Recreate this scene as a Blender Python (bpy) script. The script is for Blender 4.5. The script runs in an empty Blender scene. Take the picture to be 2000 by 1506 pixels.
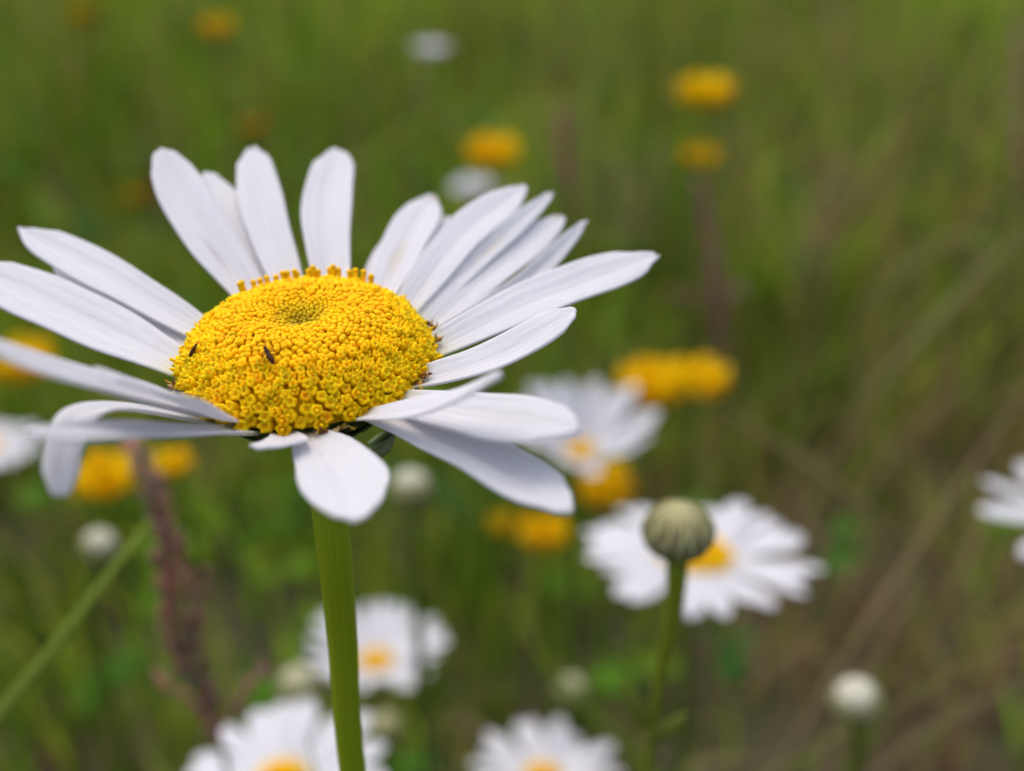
import bpy, math, random
import numpy as np
from mathutils import Vector, Matrix
R_ = math.radians
sc = bpy.context.scene
col = sc.collection
U = 0.01                                   # everything below is written in centimetres

# ------------------------------------------------------------------ camera, world, sun, exposure
PITCH = 26.0
CAM_H = 38.0
FPX = 2222.0                               # focal length in photo pixels (2000 wide)
cam_d = bpy.data.cameras.new('camera'); cam = bpy.data.objects.new('camera', cam_d); col.objects.link(cam)
cam_d.sensor_width = 36.0; cam_d.lens = 36.0 * FPX / 2000.0
cam.location = (0, 0, CAM_H * U); cam.rotation_euler = (R_(90 - PITCH), 0, 0)
cam_d.clip_start = 0.002; cam_d.clip_end = 500
cam_d.dof.use_dof = True
cam_d.dof.focus_distance = 7.45 * U
cam_d.dof.aperture_fstop = 17.5
cam_d.dof.aperture_blades = 0
sc.camera = cam

SUN_EL, SUN_AZ = 72.0, 320.0                # the sun stands behind thin cloud
w = bpy.data.worlds.new('World'); sc.world = w; w.use_nodes = True
nt = w.node_tree
sky = nt.nodes.new('ShaderNodeTexSky'); sky.sky_type = 'NISHITA'; sky.sun_disc = False
sky.sun_elevation = R_(SUN_EL); sky.sun_rotation = R_(SUN_AZ); sky.air_density = 1.0; sky.dust_density = 5.0; sky.ozone_density = 0.6
bg = nt.nodes['Background']; bg.inputs['Strength'].default_value = 0.15
nt.links.new(sky.outputs[0], bg.inputs[0])
sun_d = bpy.data.lights.new('sun', 'SUN'); sun_d.energy = 1.0; sun_d.angle = R_(100); sun_d.color = (1, 0.98, 0.94)
sun = bpy.data.objects.new('sun', sun_d); col.objects.link(sun)
az, el = R_(SUN_AZ), R_(SUN_EL)
sd = Vector((math.sin(az) * math.cos(el), math.cos(az) * math.cos(el), math.sin(el)))
sun.rotation_euler = sd.to_track_quat('Z', 'Y').to_euler()
sc.view_settings.view_transform = 'Standard'; sc.view_settings.look = 'None'
sc.view_settings.exposure = 0.36; sc.view_settings.gamma = 1.0
sc.render.engine = 'CYCLES'
sc.cycles.use_denoising = True
sc.cycles.max_bounces = 8
sc.cycles.use_adaptive_sampling = False

# ------------------------------------------------------------------ helpers
P = R_(PITCH)
CAM = Vector((0, 0, CAM_H)); RT = Vector((1, 0, 0))
FW = Vector((0, math.cos(P), -math.sin(P))); UP = Vector((0, math.sin(P), math.cos(P)))
def ray(px, py): return FW + RT * ((px - 1000) / FPX) - UP * ((py - 753) / FPX)
def at(px, py, d): return CAM + ray(px, py) * d
def proj(p):
    q = p - CAM; z = q.dot(FW)
    return 1000 + FPX * q.dot(RT) / z, 753 - FPX * q.dot(UP) / z, z

class MB:
    """collects vertices, faces, uv and colour of one mesh (world centimetres)"""
    def __init__(s): s.v = []; s.f = []; s.uv = []; s.c = []
    def add(s, verts, faces, uvs=None, cols=None):
        o = len(s.v); s.v += [tuple(p) for p in verts]
        s.f += [tuple(i + o for i in f) for f in faces]
        s.uv += uvs if uvs else [(0, 0)] * len(verts)
        if cols is None: cols = (1, 1, 1)
        s.c += cols if isinstance(cols, list) else [cols] * len(verts)
    def build(s, name, mat, parent=None, origin=Vector((0, 0, 0)), smooth=True, thick=0):
        me = bpy.data.meshes.new(name)
        me.from_pydata([((x - origin[0]) * U, (y - origin[1]) * U, (z - origin[2]) * U) for x, y, z in s.v], [], s.f)
        uvl = me.uv_layers.new(name='UVMap')
        li = np.empty(len(me.loops), np.int32); me.loops.foreach_get('vertex_index', li)
        uvl.data.foreach_set('uv', np.array(s.uv, np.float32)[li].ravel())
        ca = me.color_attributes.new('col', 'FLOAT_COLOR', 'POINT')
        c4 = np.ones((len(s.v), 4), np.float32); c4[:, :3] = np.array(s.c, np.float32)
        ca.data.foreach_set('color', c4.ravel())
        me.polygons.foreach_set('use_smooth', [smooth] * len(me.polygons))
        me.materials.append(mat)
        ob = bpy.data.objects.new(name, me); col.objects.link(ob)
        if parent: ob.parent = parent
        else: ob.location = origin * U
        if thick:
            m = ob.modifiers.new('thickness', 'SOLIDIFY'); m.thickness = thick * U; m.offset = -1
        return ob

def thing(name, loc, label, cat, group=None):
    o = bpy.data.objects.new(name, None); col.objects.link(o); o.location = loc * U
    o.empty_display_size = 0.01
    o['label'] = label; o['category'] = cat
    if group: o['group'] = group
    return o

def spline(pts, n):
    """centripetal Catmull-Rom through pts, n samples evenly spaced along it"""
    pts = [Vector(p) for p in pts]
    q = [pts[0] * 2 - pts[1]] + pts + [pts[-1] * 2 - pts[-2]]
    out = []
    for i in range(1, len(q) - 2):
        a, b, c, d = q[i - 1], q[i], q[i + 1], q[i + 2]
        t1 = math.sqrt((b - a).length) + 1e-6; t2 = t1 + math.sqrt((c - b).length) + 1e-6; t3 = t2 + math.sqrt((d - c).length) + 1e-6
        for k in range(24):
            t = t1 + (t2 - t1) * k / 24
            A1 = a * ((t1 - t) / t1) + b * (t / t1); A2 = b * ((t2 - t) / (t2 - t1)) + c * ((t - t1) / (t2 - t1)); A3 = c * ((t3 - t) / (t3 - t2)) + d * ((t - t2) / (t3 - t2))
            B1 = A1 * ((t2 - t) / t2) + A2 * (t / t2); B2 = A2 * ((t3 - t) / (t3 - t1)) + A3 * ((t - t1) / (t3 - t1))
            out.append(B1 * ((t2 - t) / (t2 - t1)) + B2 * ((t - t1) / (t2 - t1)))
    out.append(pts[-1])
    L = [0]
    for i in range(1, len(out)): L.append(L[-1] + (out[i] - out[i - 1]).length)
    res = []; j = 0
    for k in range(n):
        s = L[-1] * k / (n - 1)
        while j < len(L) - 2 and L[j + 1] < s: j += 1
        f = (s - L[j]) / max(1e-9, L[j + 1] - L[j])
        res.append(out[j].lerp(out[j + 1], min(1, f)))
    return res

def tube(mb, pts, rads, seg=10, n=24, cols=None, ribs=0.0):
    line = spline(pts, n); N = len(line)
    vs = []; fs = []; uv = []; cs = []
    ref = Vector((1, 0, 0))
    for i, p in enumerate(line):
        t = (line[min(i + 1, N - 1)] - line[max(i - 1, 0)]).normalized()
        if abs(ref.dot(t)) > 0.95: ref = Vector((0, 1, 0))
        a = (ref - t * ref.dot(t)).normalized(); b = t.cross(a); ref = a
        f = i / (N - 1) * (len(rads) - 1); k = min(int(f), len(rads) - 2); r = rads[k] + (rads[k + 1] - rads[k]) * (f - k)
        for j in range(seg):
            th = 2 * math.pi * j / seg
            rr = r * (1 + ribs * math.cos(th * 7))
            vs.append(p + (a * math.cos(th) + b * math.sin(th)) * rr); uv.append((i / (N - 1), j / seg))
            if cols:
                g = i / (N - 1) * (len(cols) - 1); q = min(int(g), len(cols) - 2); h = g - q
                cs.append(tuple(cols[q][m] + (cols[q + 1][m] - cols[q][m]) * h for m in range(3)))
    for i in range(N - 1):
        for j in range(seg):
            fs.append((i * seg + j, i * seg + (j + 1) % seg, (i + 1) * seg + (j + 1) % seg, (i + 1) * seg + j))
    fs.append(tuple(range(seg - 1, -1, -1))); fs.append(tuple((N - 1) * seg + j for j in range(seg)))
    mb.add(vs, fs, uv, cs if cols else None)

def blade(mb, pts, wd, lat0, n=14, colr=(1, 1, 1), prof=None, fold=0.12, m=5):
    """a grass blade or narrow leaf with a folded midrib"""
    line = spline(pts, n); vs = []; fs = []; uv = []
    lat = Vector(lat0)
    for i, p in enumerate(line):
        t = (line[min(i + 1, n - 1)] - line[max(i - 1, 0)]).normalized()
        lat = (lat - t * lat.dot(t)).normalized(); nm = lat.cross(t)
        s = i / (n - 1)
        ww = wd * (prof(s) if prof else (min(1, s * 6 + 0.5) * (1 - s ** 3) + 0.02))
        for j in range(m):
            v = -1 + 2 * j / (m - 1)
            vs.append(p + lat * v * ww * 0.5 + nm * (abs(v) * fold * ww)); uv.append((s, v))
    for i in range(n - 1):
        for j in range(m - 1):
            fs.append((i * m + j, i * m + j + 1, (i + 1) * m + j + 1, (i + 1) * m + j))
    mb.add(vs, fs, uv, colr)

def ellipsoid(mb, c, ax, ru, rl, seg=8, rings=6, colr=(1, 1, 1), rx=None):
    """a bead round the axis ax: half length rl, half width ru"""
    ax = Vector(ax).normalized(); a = ax.orthogonal().normalized(); b = ax.cross(a)
    vs = [c - ax * rl]; fs = []
    for i in range(1, rings):
        th = math.pi * i / rings
        for j in range(seg):
            ph = 2 * math.pi * j / seg
            vs.append(c - ax * rl * math.cos(th) + (a * math.cos(ph) * (rx or ru) + b * math.sin(ph) * ru) * math.sin(th))
    vs.append(c + ax * rl); last = len(vs) - 1
    for j in range(seg):
        fs.append((0, 1 + (j + 1) % seg, 1 + j))
        for i in range(rings - 2):
            o = 1 + i * seg; fs.append((o + j, o + (j + 1) % seg, o + seg + (j + 1) % seg, o + seg + j))
        o = 1 + (rings - 2) * seg; fs.append((o + j, o + (j + 1) % seg, last))
    mb.add(vs, fs, None, colr)

# ------------------------------------------------------------------ materials
def mat(name, rough=0.6, base=(1, 1, 1), transl=0.0, tcol=None, spec=0.3, sss=0.0, bump=None, noise=None, sheen=0):
    """base colour x vertex colour 'col', a noise of two tones, optional translucency and bump"""
    m = bpy.data.materials.new(name); m.use_nodes = True
    t = m.node_tree; N = t.nodes; Lk = t.links
    b = N['Principled BSDF']; out = N['Material Output']
    at_ = N.new('ShaderNodeAttribute'); at_.attribute_name = 'col'
    mul = N.new('ShaderNodeMix'); mul.data_type = 'RGBA'; mul.blend_type = 'MULTIPLY'; mul.inputs[0].default_value = 1
    Lk.new(at_.outputs['Color'], mul.inputs[6]); mul.inputs[7].default_value = (*base, 1)
    colour = mul.outputs[2]
    if noise:
        scale, lo, stretch = noise
        tc = N.new('ShaderNodeTexCoord'); mp = N.new('ShaderNodeMapping'); mp.inputs['Scale'].default_value = stretch
        nz = N.new('ShaderNodeTexNoise'); nz.inputs['Scale'].default_value = scale; nz.inputs['Detail'].default_value = 4
        Lk.new(tc.outputs['UV' if stretch != (1, 1, 1) else 'Object'], mp.inputs[0]); Lk.new(mp.outputs[0], nz.inputs['Vector'])
        rp = N.new('ShaderNodeValToRGB'); rp.color_ramp.elements[0].position = 0.3; rp.color_ramp.elements[1].position = 0.7
        rp.color_ramp.elements[0].color = (*lo, 1); rp.color_ramp.elements[1].color = (1, 1, 1, 1)
        Lk.new(nz.outputs[0], rp.inputs[0])
        m2 = N.new('ShaderNodeMix'); m2.data_type = 'RGBA'; m2.blend_type = 'MULTIPLY'; m2.inputs[0].default_value = 1
        Lk.new(colour, m2.inputs[6]); Lk.new(rp.outputs[0], m2.inputs[7]); colour = m2.outputs[2]
        if bump:
            bp = N.new('ShaderNodeBump'); bp.inputs['Strength'].default_value = bump[0]; bp.inputs['Distance'].default_value = bump[1] * U
            Lk.new(nz.outputs[0], bp.inputs['Height']); Lk.new(bp.outputs[0], b.inputs['Normal'])
    Lk.new(colour, b.inputs['Base Color'])
    b.inputs['Roughness'].default_value = rough; b.inputs['Specular IOR Level'].default_value = spec
    if sss:
        b.inputs['Subsurface Weight'].default_value = sss; b.inputs['Subsurface Radius'].default_value = (1, 0.7, 0.15)
        b.inputs['Subsurface Scale'].default_value = 0.05 * U
    if transl:
        tr = N.new('ShaderNodeBsdfTranslucent'); mx = N.new('ShaderNodeMixShader'); mx.inputs[0].default_value = transl
        if tcol:
            m3 = N.new('ShaderNodeMix'); m3.data_type = 'RGBA'; m3.blend_type = 'MULTIPLY'; m3.inputs[0].default_value = 1
            Lk.new(colour, m3.inputs[6]); m3.inputs[7].default_value = (*tcol, 1); Lk.new(m3.outputs[2], tr.inputs[0])
        else: Lk.new(colour, tr.inputs[0])
        Lk.new(b.outputs[0], mx.inputs[1]); Lk.new(tr.outputs[0], mx.inputs[2]); Lk.new(mx.outputs[0], out.inputs[0])
    return m

M_PETAL = mat('petal_white', 0.55, (0.83, 0.83, 0.86), transl=0.4, spec=0.2, noise=(3.0, (0.955, 0.955, 0.965), (2.0, 13, 1)), bump=(0.5, 0.02))
def petal_marks(m):
    """each petal its own stretch of the grain, and a few specks of pollen and dust"""
    t = m.node_tree; N = t.nodes; Lk = t.links
    mp = [n for n in N if n.type == 'MAPPING'][0]; b = N['Principled BSDF']
    oi = N.new('ShaderNodeObjectInfo'); mu = N.new('ShaderNodeMath'); mu.operation = 'MULTIPLY'; mu.inputs[1].default_value = 37.0
    Lk.new(oi.outputs['Random'], mu.inputs[0]); cx = N.new('ShaderNodeCombineXYZ'); Lk.new(mu.outputs[0], cx.inputs[0]); Lk.new(mu.outputs[0], cx.inputs[1])
    Lk.new(cx.outputs[0], mp.inputs['Location'])
    tc = N.new('ShaderNodeTexCoord'); ad = N.new('ShaderNodeVectorMath'); Lk.new(tc.outputs['UV'], ad.inputs[0]); Lk.new(cx.outputs[0], ad.inputs[1])
    vo = N.new('ShaderNodeTexVoronoi'); vo.inputs['Scale'].default_value = 7.0; Lk.new(ad.outputs[0], vo.inputs['Vector'])
    lt = N.new('ShaderNodeMath'); lt.operation = 'LESS_THAN'; lt.inputs[1].default_value = 0.055; Lk.new(vo.outputs['Distance'], lt.inputs[0])
    sp = N.new('ShaderNodeSeparateColor'); Lk.new(vo.outputs['Color'], sp.inputs[0])
    gt = N.new('ShaderNodeMath'); gt.operation = 'GREATER_THAN'; gt.inputs[1].default_value = 0.6; Lk.new(sp.outputs[0], gt.inputs[0])
    pr = N.new('ShaderNodeMath'); pr.operation = 'MULTIPLY'; Lk.new(lt.outputs[0], pr.inputs[0]); Lk.new(gt.outputs[0], pr.inputs[1])
    mx = N.new('ShaderNodeMix'); mx.data_type = 'RGBA'; mx.inputs[7].default_value = (.55, .40, .10, 1)
    Lk.new(b.inputs['Base Color'].links[0].from_socket, mx.inputs[6]); Lk.new(pr.outputs[0], mx.inputs[0]); Lk.new(mx.outputs[2], b.inputs['Base Color'])
petal_marks(M_PETAL)
M_DISC = mat('disc_yellow', 0.65, (1, 1, 1), spec=0.10, sss=0.6)
M_GREEN = mat('stem_green', 0.55, (1, 1, 1), spec=0.15, sss=0.1, noise=(4.0, (0.72, 0.78, 0.6), (1.5, 9, 1)), bump=(0.3, 0.02))
M_LEAF = mat('leaf_green', 0.5, (1, 1, 1), transl=0.3, tcol=(1.2, 1.3, 0.6), spec=0.08, noise=(5.0, (0.75, 0.8, 0.7), (1.5, 6, 1)))
M_GRASS = mat('meadow_grass', 0.65, (1, 1, 1), transl=0.35, tcol=(1.1, 1.2, 0.5), spec=0.08)
M_DRY = mat('dry_plant', 0.75, (1, 1, 1), spec=0.15, noise=(6.0, (0.65, 0.62, 0.6), (1.5, 6, 1)))
M_BUD = mat('bud_bracts', 0.7, (1, 1, 1), transl=0.1, spec=0.1)
M_YEL = mat('yellow_petal', 0.6, (1, 1, 1), transl=0.5, spec=0.1)
M_INS = mat('insect_dark', 0.5, (1, 1, 1), spec=0.1)

# ------------------------------------------------------------------ ground (one sheet to the horizon)
def ground():
    m = bpy.data.materials.new('meadow_soil'); m.use_nodes = True
    t = m.node_tree; N = t.nodes; Lk = t.links; b = N['Principled BSDF']
    tc = N.new('ShaderNodeTexCoord')
    n1 = N.new('ShaderNodeTexNoise'); n1.inputs['Scale'].default_value = 9; n1.inputs['Detail'].default_value = 6
    n2 = N.new('ShaderNodeTexNoise'); n2.inputs['Scale'].default_value = 120; n2.inputs['Detail'].default_value = 5
    r1 = N.new('ShaderNodeValToRGB'); e = r1.color_ramp.elements
    e[0].position = 0.35; e[0].color = (0.045, 0.055, 0.008, 1); e[1].position = 0.65; e[1].color = (0.10, 0.072, 0.030, 1)
    r2 = N.new('ShaderNodeValToRGB'); r2.color_ramp.elements[0].color = (0.5, 0.5, 0.5, 1); r2.color_ramp.elements[0].position = 0.3; r2.color_ramp.elements[1].position = 0.7
    mx = N.new('ShaderNodeMix'); mx.data_type = 'RGBA'; mx.blend_type = 'MULTIPLY'; mx.inputs[0].default_value = 1
    bp = N.new('ShaderNodeBump'); bp.inputs['Distance'].default_value = 0.01
    Lk.new(tc.outputs['Object'], n1.inputs['Vector']); Lk.new(tc.outputs['Object'], n2.inputs['Vector'])
    Lk.new(n1.outputs[0], r1.inputs[0]); Lk.new(n2.outputs[0], r2.inputs[0])
    Lk.new(r1.outputs[0], mx.inputs[6]); Lk.new(r2.outputs[0], mx.inputs[7]); Lk.new(mx.outputs[2], b.inputs['Base Color'])
    Lk.new(n2.outputs[0], bp.inputs['Height']); Lk.new(bp.outputs[0], b.inputs['Normal'])
    b.inputs['Roughness'].default_value = 0.9
    rng = np.random.default_rng(3)
    # fine near the camera, coarse far away
    xs = np.concatenate([-np.geomspace(20000, 320, 14), np.linspace(-300, 300, 61), np.geomspace(320, 20000, 14)])
    ys = np.concatenate([[-20000, -5000, -1000, -300], np.linspace(-100, 600, 71), np.geomspace(640, 20000, 16)])
    X, Y = np.meshgrid(xs, ys, indexing='ij')
    Z = 0.8 * np.sin(X * 0.07 + 1) * np.sin(Y * 0.055) + rng.normal(0, 0.25, X.shape)
    ny = len(ys)
    mb = MB()
    mb.v = list(map(tuple, np.stack([X, Y, Z], -1).reshape(-1, 3)))
    mb.f = [(i * ny + j, (i + 1) * ny + j, (i + 1) * ny + j + 1, i * ny + j + 1) for i in range(len(xs) - 1) for j in range(ny - 1)]
    mb.uv = [(0, 0)] * len(mb.v); mb.c = [(1, 1, 1)] * len(mb.v)
    o = mb.build('ground', m); o['kind'] = 'structure'
ground()

# ------------------------------------------------------------------ meadow grass (nobody could count it)
def smooth_noise(x, y, seed, s):
    r = np.random.default_rng(seed); out = np.zeros_like(x)
    for k in range(5):
        a = r.uniform(0, 2 * math.pi); f = (0.6 + 0.55 * k) / s; ph = r.uniform(0, 6.28, 2)
        out += np.sin((x * math.cos(a) + y * math.sin(a)) * f + ph[0]) * np.cos((-x * math.sin(a) + y * math.cos(a)) * f * 0.8 + ph[1])
    return out / 2.5

GREEN = np.array([[0.275, 0.320, 0.034], [0.160, 0.270, 0.016], [0.355, 0.360, 0.065], [0.105, 0.225, 0.014]])
DRYC = np.array([[0.31, 0.235, 0.115], [0.22, 0.155, 0.085], [0.38, 0.31, 0.15], [0.25, 0.14, 0.10]])
def grass(name, label, n, seed, ymin, ymax, hfun, wid, dry_bias, lean=0.45, straw=False):
    r = np.random.default_rng(seed)
    # even density over the wedge in front of the camera and well to its sides
    y = np.sqrt(r.uniform(ymin ** 2, ymax ** 2, n)); x = r.uniform(-1, 1, n) * (0.66 * y + 25)
    clump = smooth_noise(x, y, 77, 7) + 0.5 * smooth_noise(x, y, 78, 2.6)      # tufts with bare gaps between them
    keep = clump > r.uniform(-1.0, 0.35, n); x = x[keep]; y = y[keep]; n = len(x)
    h = hfun(y, r) * r.uniform(0.55, 1.1, n) * (1 + 0.25 * smooth_noise(x, y, 5, 14))
    wd = r.uniform(*wid, n) * (1 + y / 300)
    a = r.uniform(0, 2 * math.pi, n); ln = np.abs(r.normal(0, lean, n)) * h
    face = r.uniform(0, 2 * math.pi, n)
    K = 6; s = np.linspace(0, 1, K)
    px = x[:, None] + (np.cos(a) * ln)[:, None] * s ** 1.8
    py = y[:, None] + (np.sin(a) * ln)[:, None] * s ** 1.8
    pz = h[:, None] * (s - 0.18 * (ln / (h + 1e-6))[:, None] * s ** 3) - 0.6
    ww = wd[:, None] * (1 - s ** 2.2 * 0.95) * 0.5
    lx = np.cos(face)[:, None] * ww; ly = np.sin(face)[:, None] * ww
    V = np.stack([np.stack([px - lx, py - ly, pz], -1), np.stack([px + lx, py + ly, pz], -1)], 2)  # n,K,2,3
    # colour: living green and dead straw in patches
    dryness = 1 / (1 + np.exp(-4.0 * (smooth_noise(x, y, 11, 17) * 0.7 + dry_bias(x, y) + 0.35 * smooth_noise(x, y, 41, 6) + r.normal(0, 0.28, n))))
    isdry = r.uniform(0, 1, n) < dryness
    g = GREEN[r.integers(0, 4, n)] * (1 + 0.5 * smooth_noise(x, y, 21, 8) + 0.25 * smooth_noise(x, y, 22, 22))[:, None]
    d = DRYC[r.integers(0, 4, n)]
    c = np.where(isdry[:, None], d, g) * r.uniform(0.75, 1.25, n)[:, None]
    C = np.repeat(c[:, None, :], K * 2, 1).reshape(-1, 3)
    idx = np.arange(n)[:, None, None] * (K * 2)
    q = np.arange(K - 1)[None, :, None] * 2 + np.array([0, 1, 3, 2])[None, None, :]
    F = (idx + q).reshape(-1, 4)
    me = bpy.data.meshes.new(name)
    nv = n * K * 2; nf = len(F)
    me.vertices.add(nv); me.vertices.foreach_set('co', (V.reshape(-1) * U).astype(np.float32))
    me.loops.add(nf * 4); me.loops.foreach_set('vertex_index', F.ravel().astype(np.int32))
    me.polygons.add(nf); me.polygons.foreach_set('loop_start', np.arange(nf, dtype=np.int32) * 4)
    me.update(calc_edges=True)
    me.polygons.foreach_set('use_smooth', [True] * nf)
    ca = me.color_attributes.new('col', 'FLOAT_COLOR', 'POINT')
    c4 = np.ones((nv, 4), np.float32); c4[:, :3] = np.clip(C, 0.004, 1); ca.data.foreach_set('color', c4.ravel())
    me.materials.append(M_GRASS)
    o = bpy.data.objects.new(name, me); col.objects.link(o)
    o['kind'] = 'stuff'; o['label'] = label; o['category'] = 'grass'

def bias(x, y):          # the dead thatch shows near the ground on the right, living growth on the left and behind
    return np.clip((x / (y + 1e-6)) * 1.15, -0.45, 0.5) - 0.42 + np.clip((75 - y) / 120, -0.35, 0.25)
grass('grass', 'green and olive meadow grass growing behind the flowers', 60000, 1, 36, 480,
      lambda y, r: np.interp(y, [36, 60, 100, 200, 520], [6, 11, 17, 22, 26]), (0.2, 0.5), bias)
grass('dry_grass', 'tangled brown dead grass lying low over the meadow soil', 9000, 2, 22, 260,
      lambda y, r: np.interp(y, [22, 60, 260], [2.5, 4, 6]), (0.1, 0.28), lambda x, y: bias(x, y) + 0.75, lean=1.3)

grass('low_grass', 'short bright green grass growing thickly low in front of the dead thatch', 9000, 6, 30, 95,
      lambda y, r: np.interp(y, [30, 60, 95], [6, 9, 12]), (0.2, 0.45), lambda x, y: bias(x, y) * 1.3 - 0.25)
grass('tall_stalks', 'thin reddish and tan grass stalks rising above the green meadow', 1500, 7, 60, 300,
      lambda y, r: np.interp(y, [60, 120, 300], [17, 26, 33]), (0.16, 0.34), lambda x, y: 1.6 + 0 * x, lean=0.2)
# broad dark leaves of clover and herbs low in the grass
def herb_leaves():
    rg = random.Random(8); mb = MB()
    spots = []
    for k in range(1000):
        y = math.sqrt(rg.uniform(34 ** 2, 200 ** 2)); x = rg.uniform(-1, 1) * (0.55 * y + 15)
        if x / y > 0.12 and rg.random() < 0.55: continue
        spots.append((x, y))
    for x, y in spots:
        h = rg.uniform(2, 6 + y * 0.05); c = rg.choice([(0.05, 0.15, 0.006), (0.08, 0.19, 0.006), (0.035, 0.10, 0.012), (0.13, 0.24, 0.008)])
        for j in range(3):
            a = rg.uniform(0, 6.28); L = rg.uniform(1.2, 2.6); z = h + rg.uniform(-0.8, 0.8)
            p0 = Vector((x, y, z)); d = Vector((math.cos(a), math.sin(a), 0))
            blade(mb, [p0, p0 + d * L * 0.5 + Vector((0, 0, 0.35)), p0 + d * L + Vector((0, 0, rg.uniform(-0.3, 0.3)))], L * 0.62,
                  Vector((-math.sin(a), math.cos(a), rg.uniform(-0.5, 0.5))), n=7, colr=c, prof=lambda s: math.sin(math.pi * min(1, s * 0.92 + 0.06)) ** 0.7, m=3)
    o = mb.build('ground_cover', M_LEAF)
    o['kind'] = 'stuff'; o['label'] = 'dark green broad leaves of low herbs among the grass'; o['category'] = 'ground cover'
herb_leaves()

# ------------------------------------------------------------------ the big daisy
C0 = at(600, 703, 7.8)
N0 = Vector((-math.sin(R_(2.5)), -math.sin(R_(5.5)), 1)).normalized()
E1 = (RT - N0 * RT.dot(N0)).normalized(); E2 = N0.cross(E1)
STEM_BASE = Vector((at(712, 1520, 9.2).x + 0.9, at(712, 1520, 9.2).y + 1.2, 0))
def rim(phi, r, h): return C0 + (E1 * math.cos(R_(phi)) + E2 * math.sin(R_(phi))) * r + N0 * h

big = thing('oxeye_daisy', STEM_BASE, 'large sharp white daisy in front, with yellow domed disc and thick green stem', 'flower')

def tip_point(B, px, py, L, far):
    d = ray(px, py); o = CAM - B
    a = d.dot(d); b = 2 * d.dot(o); c = o.dot(o) - L * L; D = b * b - 4 * a * c
    if D <= 0: t = -b / (2 * a)
    else: t = (-b + (math.sqrt(D) if far else -math.sqrt(D))) / (2 * a)
    return CAM + d * t

def petal_mesh(mb, line, lat0, Nref, W, roll=0, twist=0, cup=0.10, nv=15, notch=0.02, stains=(), tipw=0.5, basew=0.5, seed=0, edge=0.11, wave=0.0):
    n = len(line); rg = random.Random(seed)
    t0 = (line[1] - line[0]).normalized()
    lat = (lat0 - t0 * lat0.dot(t0)).normalized()
    frames = []
    for i, p in enumerate(line):
        t = (line[min(i + 1, n - 1)] - line[max(i - 1, 0)]).normalized()
        lat = (lat - t * lat.dot(t)).normalized(); frames.append((p, t, lat))
    sg = 1 if lat0.cross(t0).dot(Nref) > 0 else -1
    L = sum((line[i + 1] - line[i]).length for i in range(n - 1))
    ph = [rg.uniform(0, 6.28) for _ in range(4)]; teeth = rg.choice([2.0, 3.0, 3.0])
    vs = []; fs = []; uv = []; cs = []
    for i in range(n):
        for j in range(nv):
            v = -1 + 2 * j / (nv - 1)
            # shorten the edges so that the tip is round, and notch it
            short = edge * abs(v) ** 2.6 + notch * (0.5 + 0.5 * math.cos(v * math.pi * teeth + ph[3]))
            u = i / (n - 1) * (1 - short)
            f = u * (n - 1); k = min(int(f), n - 2); f -= k
            p = frames[k][0].lerp(frames[k + 1][0], f); t = frames[k][1].lerp(frames[k + 1][1], f).normalized()
            la = frames[k][2].lerp(frames[k + 1][2], f); la = (la - t * la.dot(t)).normalized()
            la = Matrix.Rotation(R_(roll + twist * u), 3, t) @ la
            nm = la.cross(t) * sg
            # width: narrow claw, widest beyond the middle, drawn in at the tip
            ws = basew + (1 - basew) * math.sin(min(1, u / 0.62) * math.pi / 2) if u < 0.62 else 1 - (1 - tipw) * ((u - 0.62) / 0.38) ** 2.2
            ww = W * ws * 0.5 * (1 + 0.02 * math.sin(u * 17 + ph[0]))
            z = cup * W * (v * v - 0.3) * (0.4 + 0.6 * math.sin(math.pi * min(1, u + 0.1)))
            z += -0.013 * W * math.cos(v * math.pi * 2.0) * min(1, u * 3) + 0.009 * W * math.cos(v * math.pi * 5 + ph[1])
            z += 0.012 * W * math.sin(u * 11 + v * 2 + ph[2]) + wave * W * math.sin(u * 9 + ph[0]) * v
            vs.append(p + la * v * ww + nm * z); uv.append((u * L, v * 0.5 * W))
            c = [1.0, 1.0, 1.0]
            g = max(0, 1 - u / 0.13); c = [c[0] - 0.05 * g, c[1] - 0.04 * g, c[2] - 0.32 * g]   # greenish yellow claw
            for (su, sv, ru, rv, sc_, amt) in stains:
                q = amt * math.exp(-((u - su) / ru) ** 2 - ((v - sv) / rv) ** 2)
                c = [c[m] * (1 - q) + sc_[m] * q for m in range(3)]
            cs.append(tuple(c))
    for i in range(n - 1):
        for j in range(nv - 1):
            fs.append((i * nv + j, i * nv + j + 1, (i + 1) * nv + j + 1, (i + 1) * nv + j))
    mb.add(vs, fs, uv, cs)

BROWN = (0.45, 0.32, 0.16); BEIGE = (0.85, 0.74, 0.55)
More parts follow.
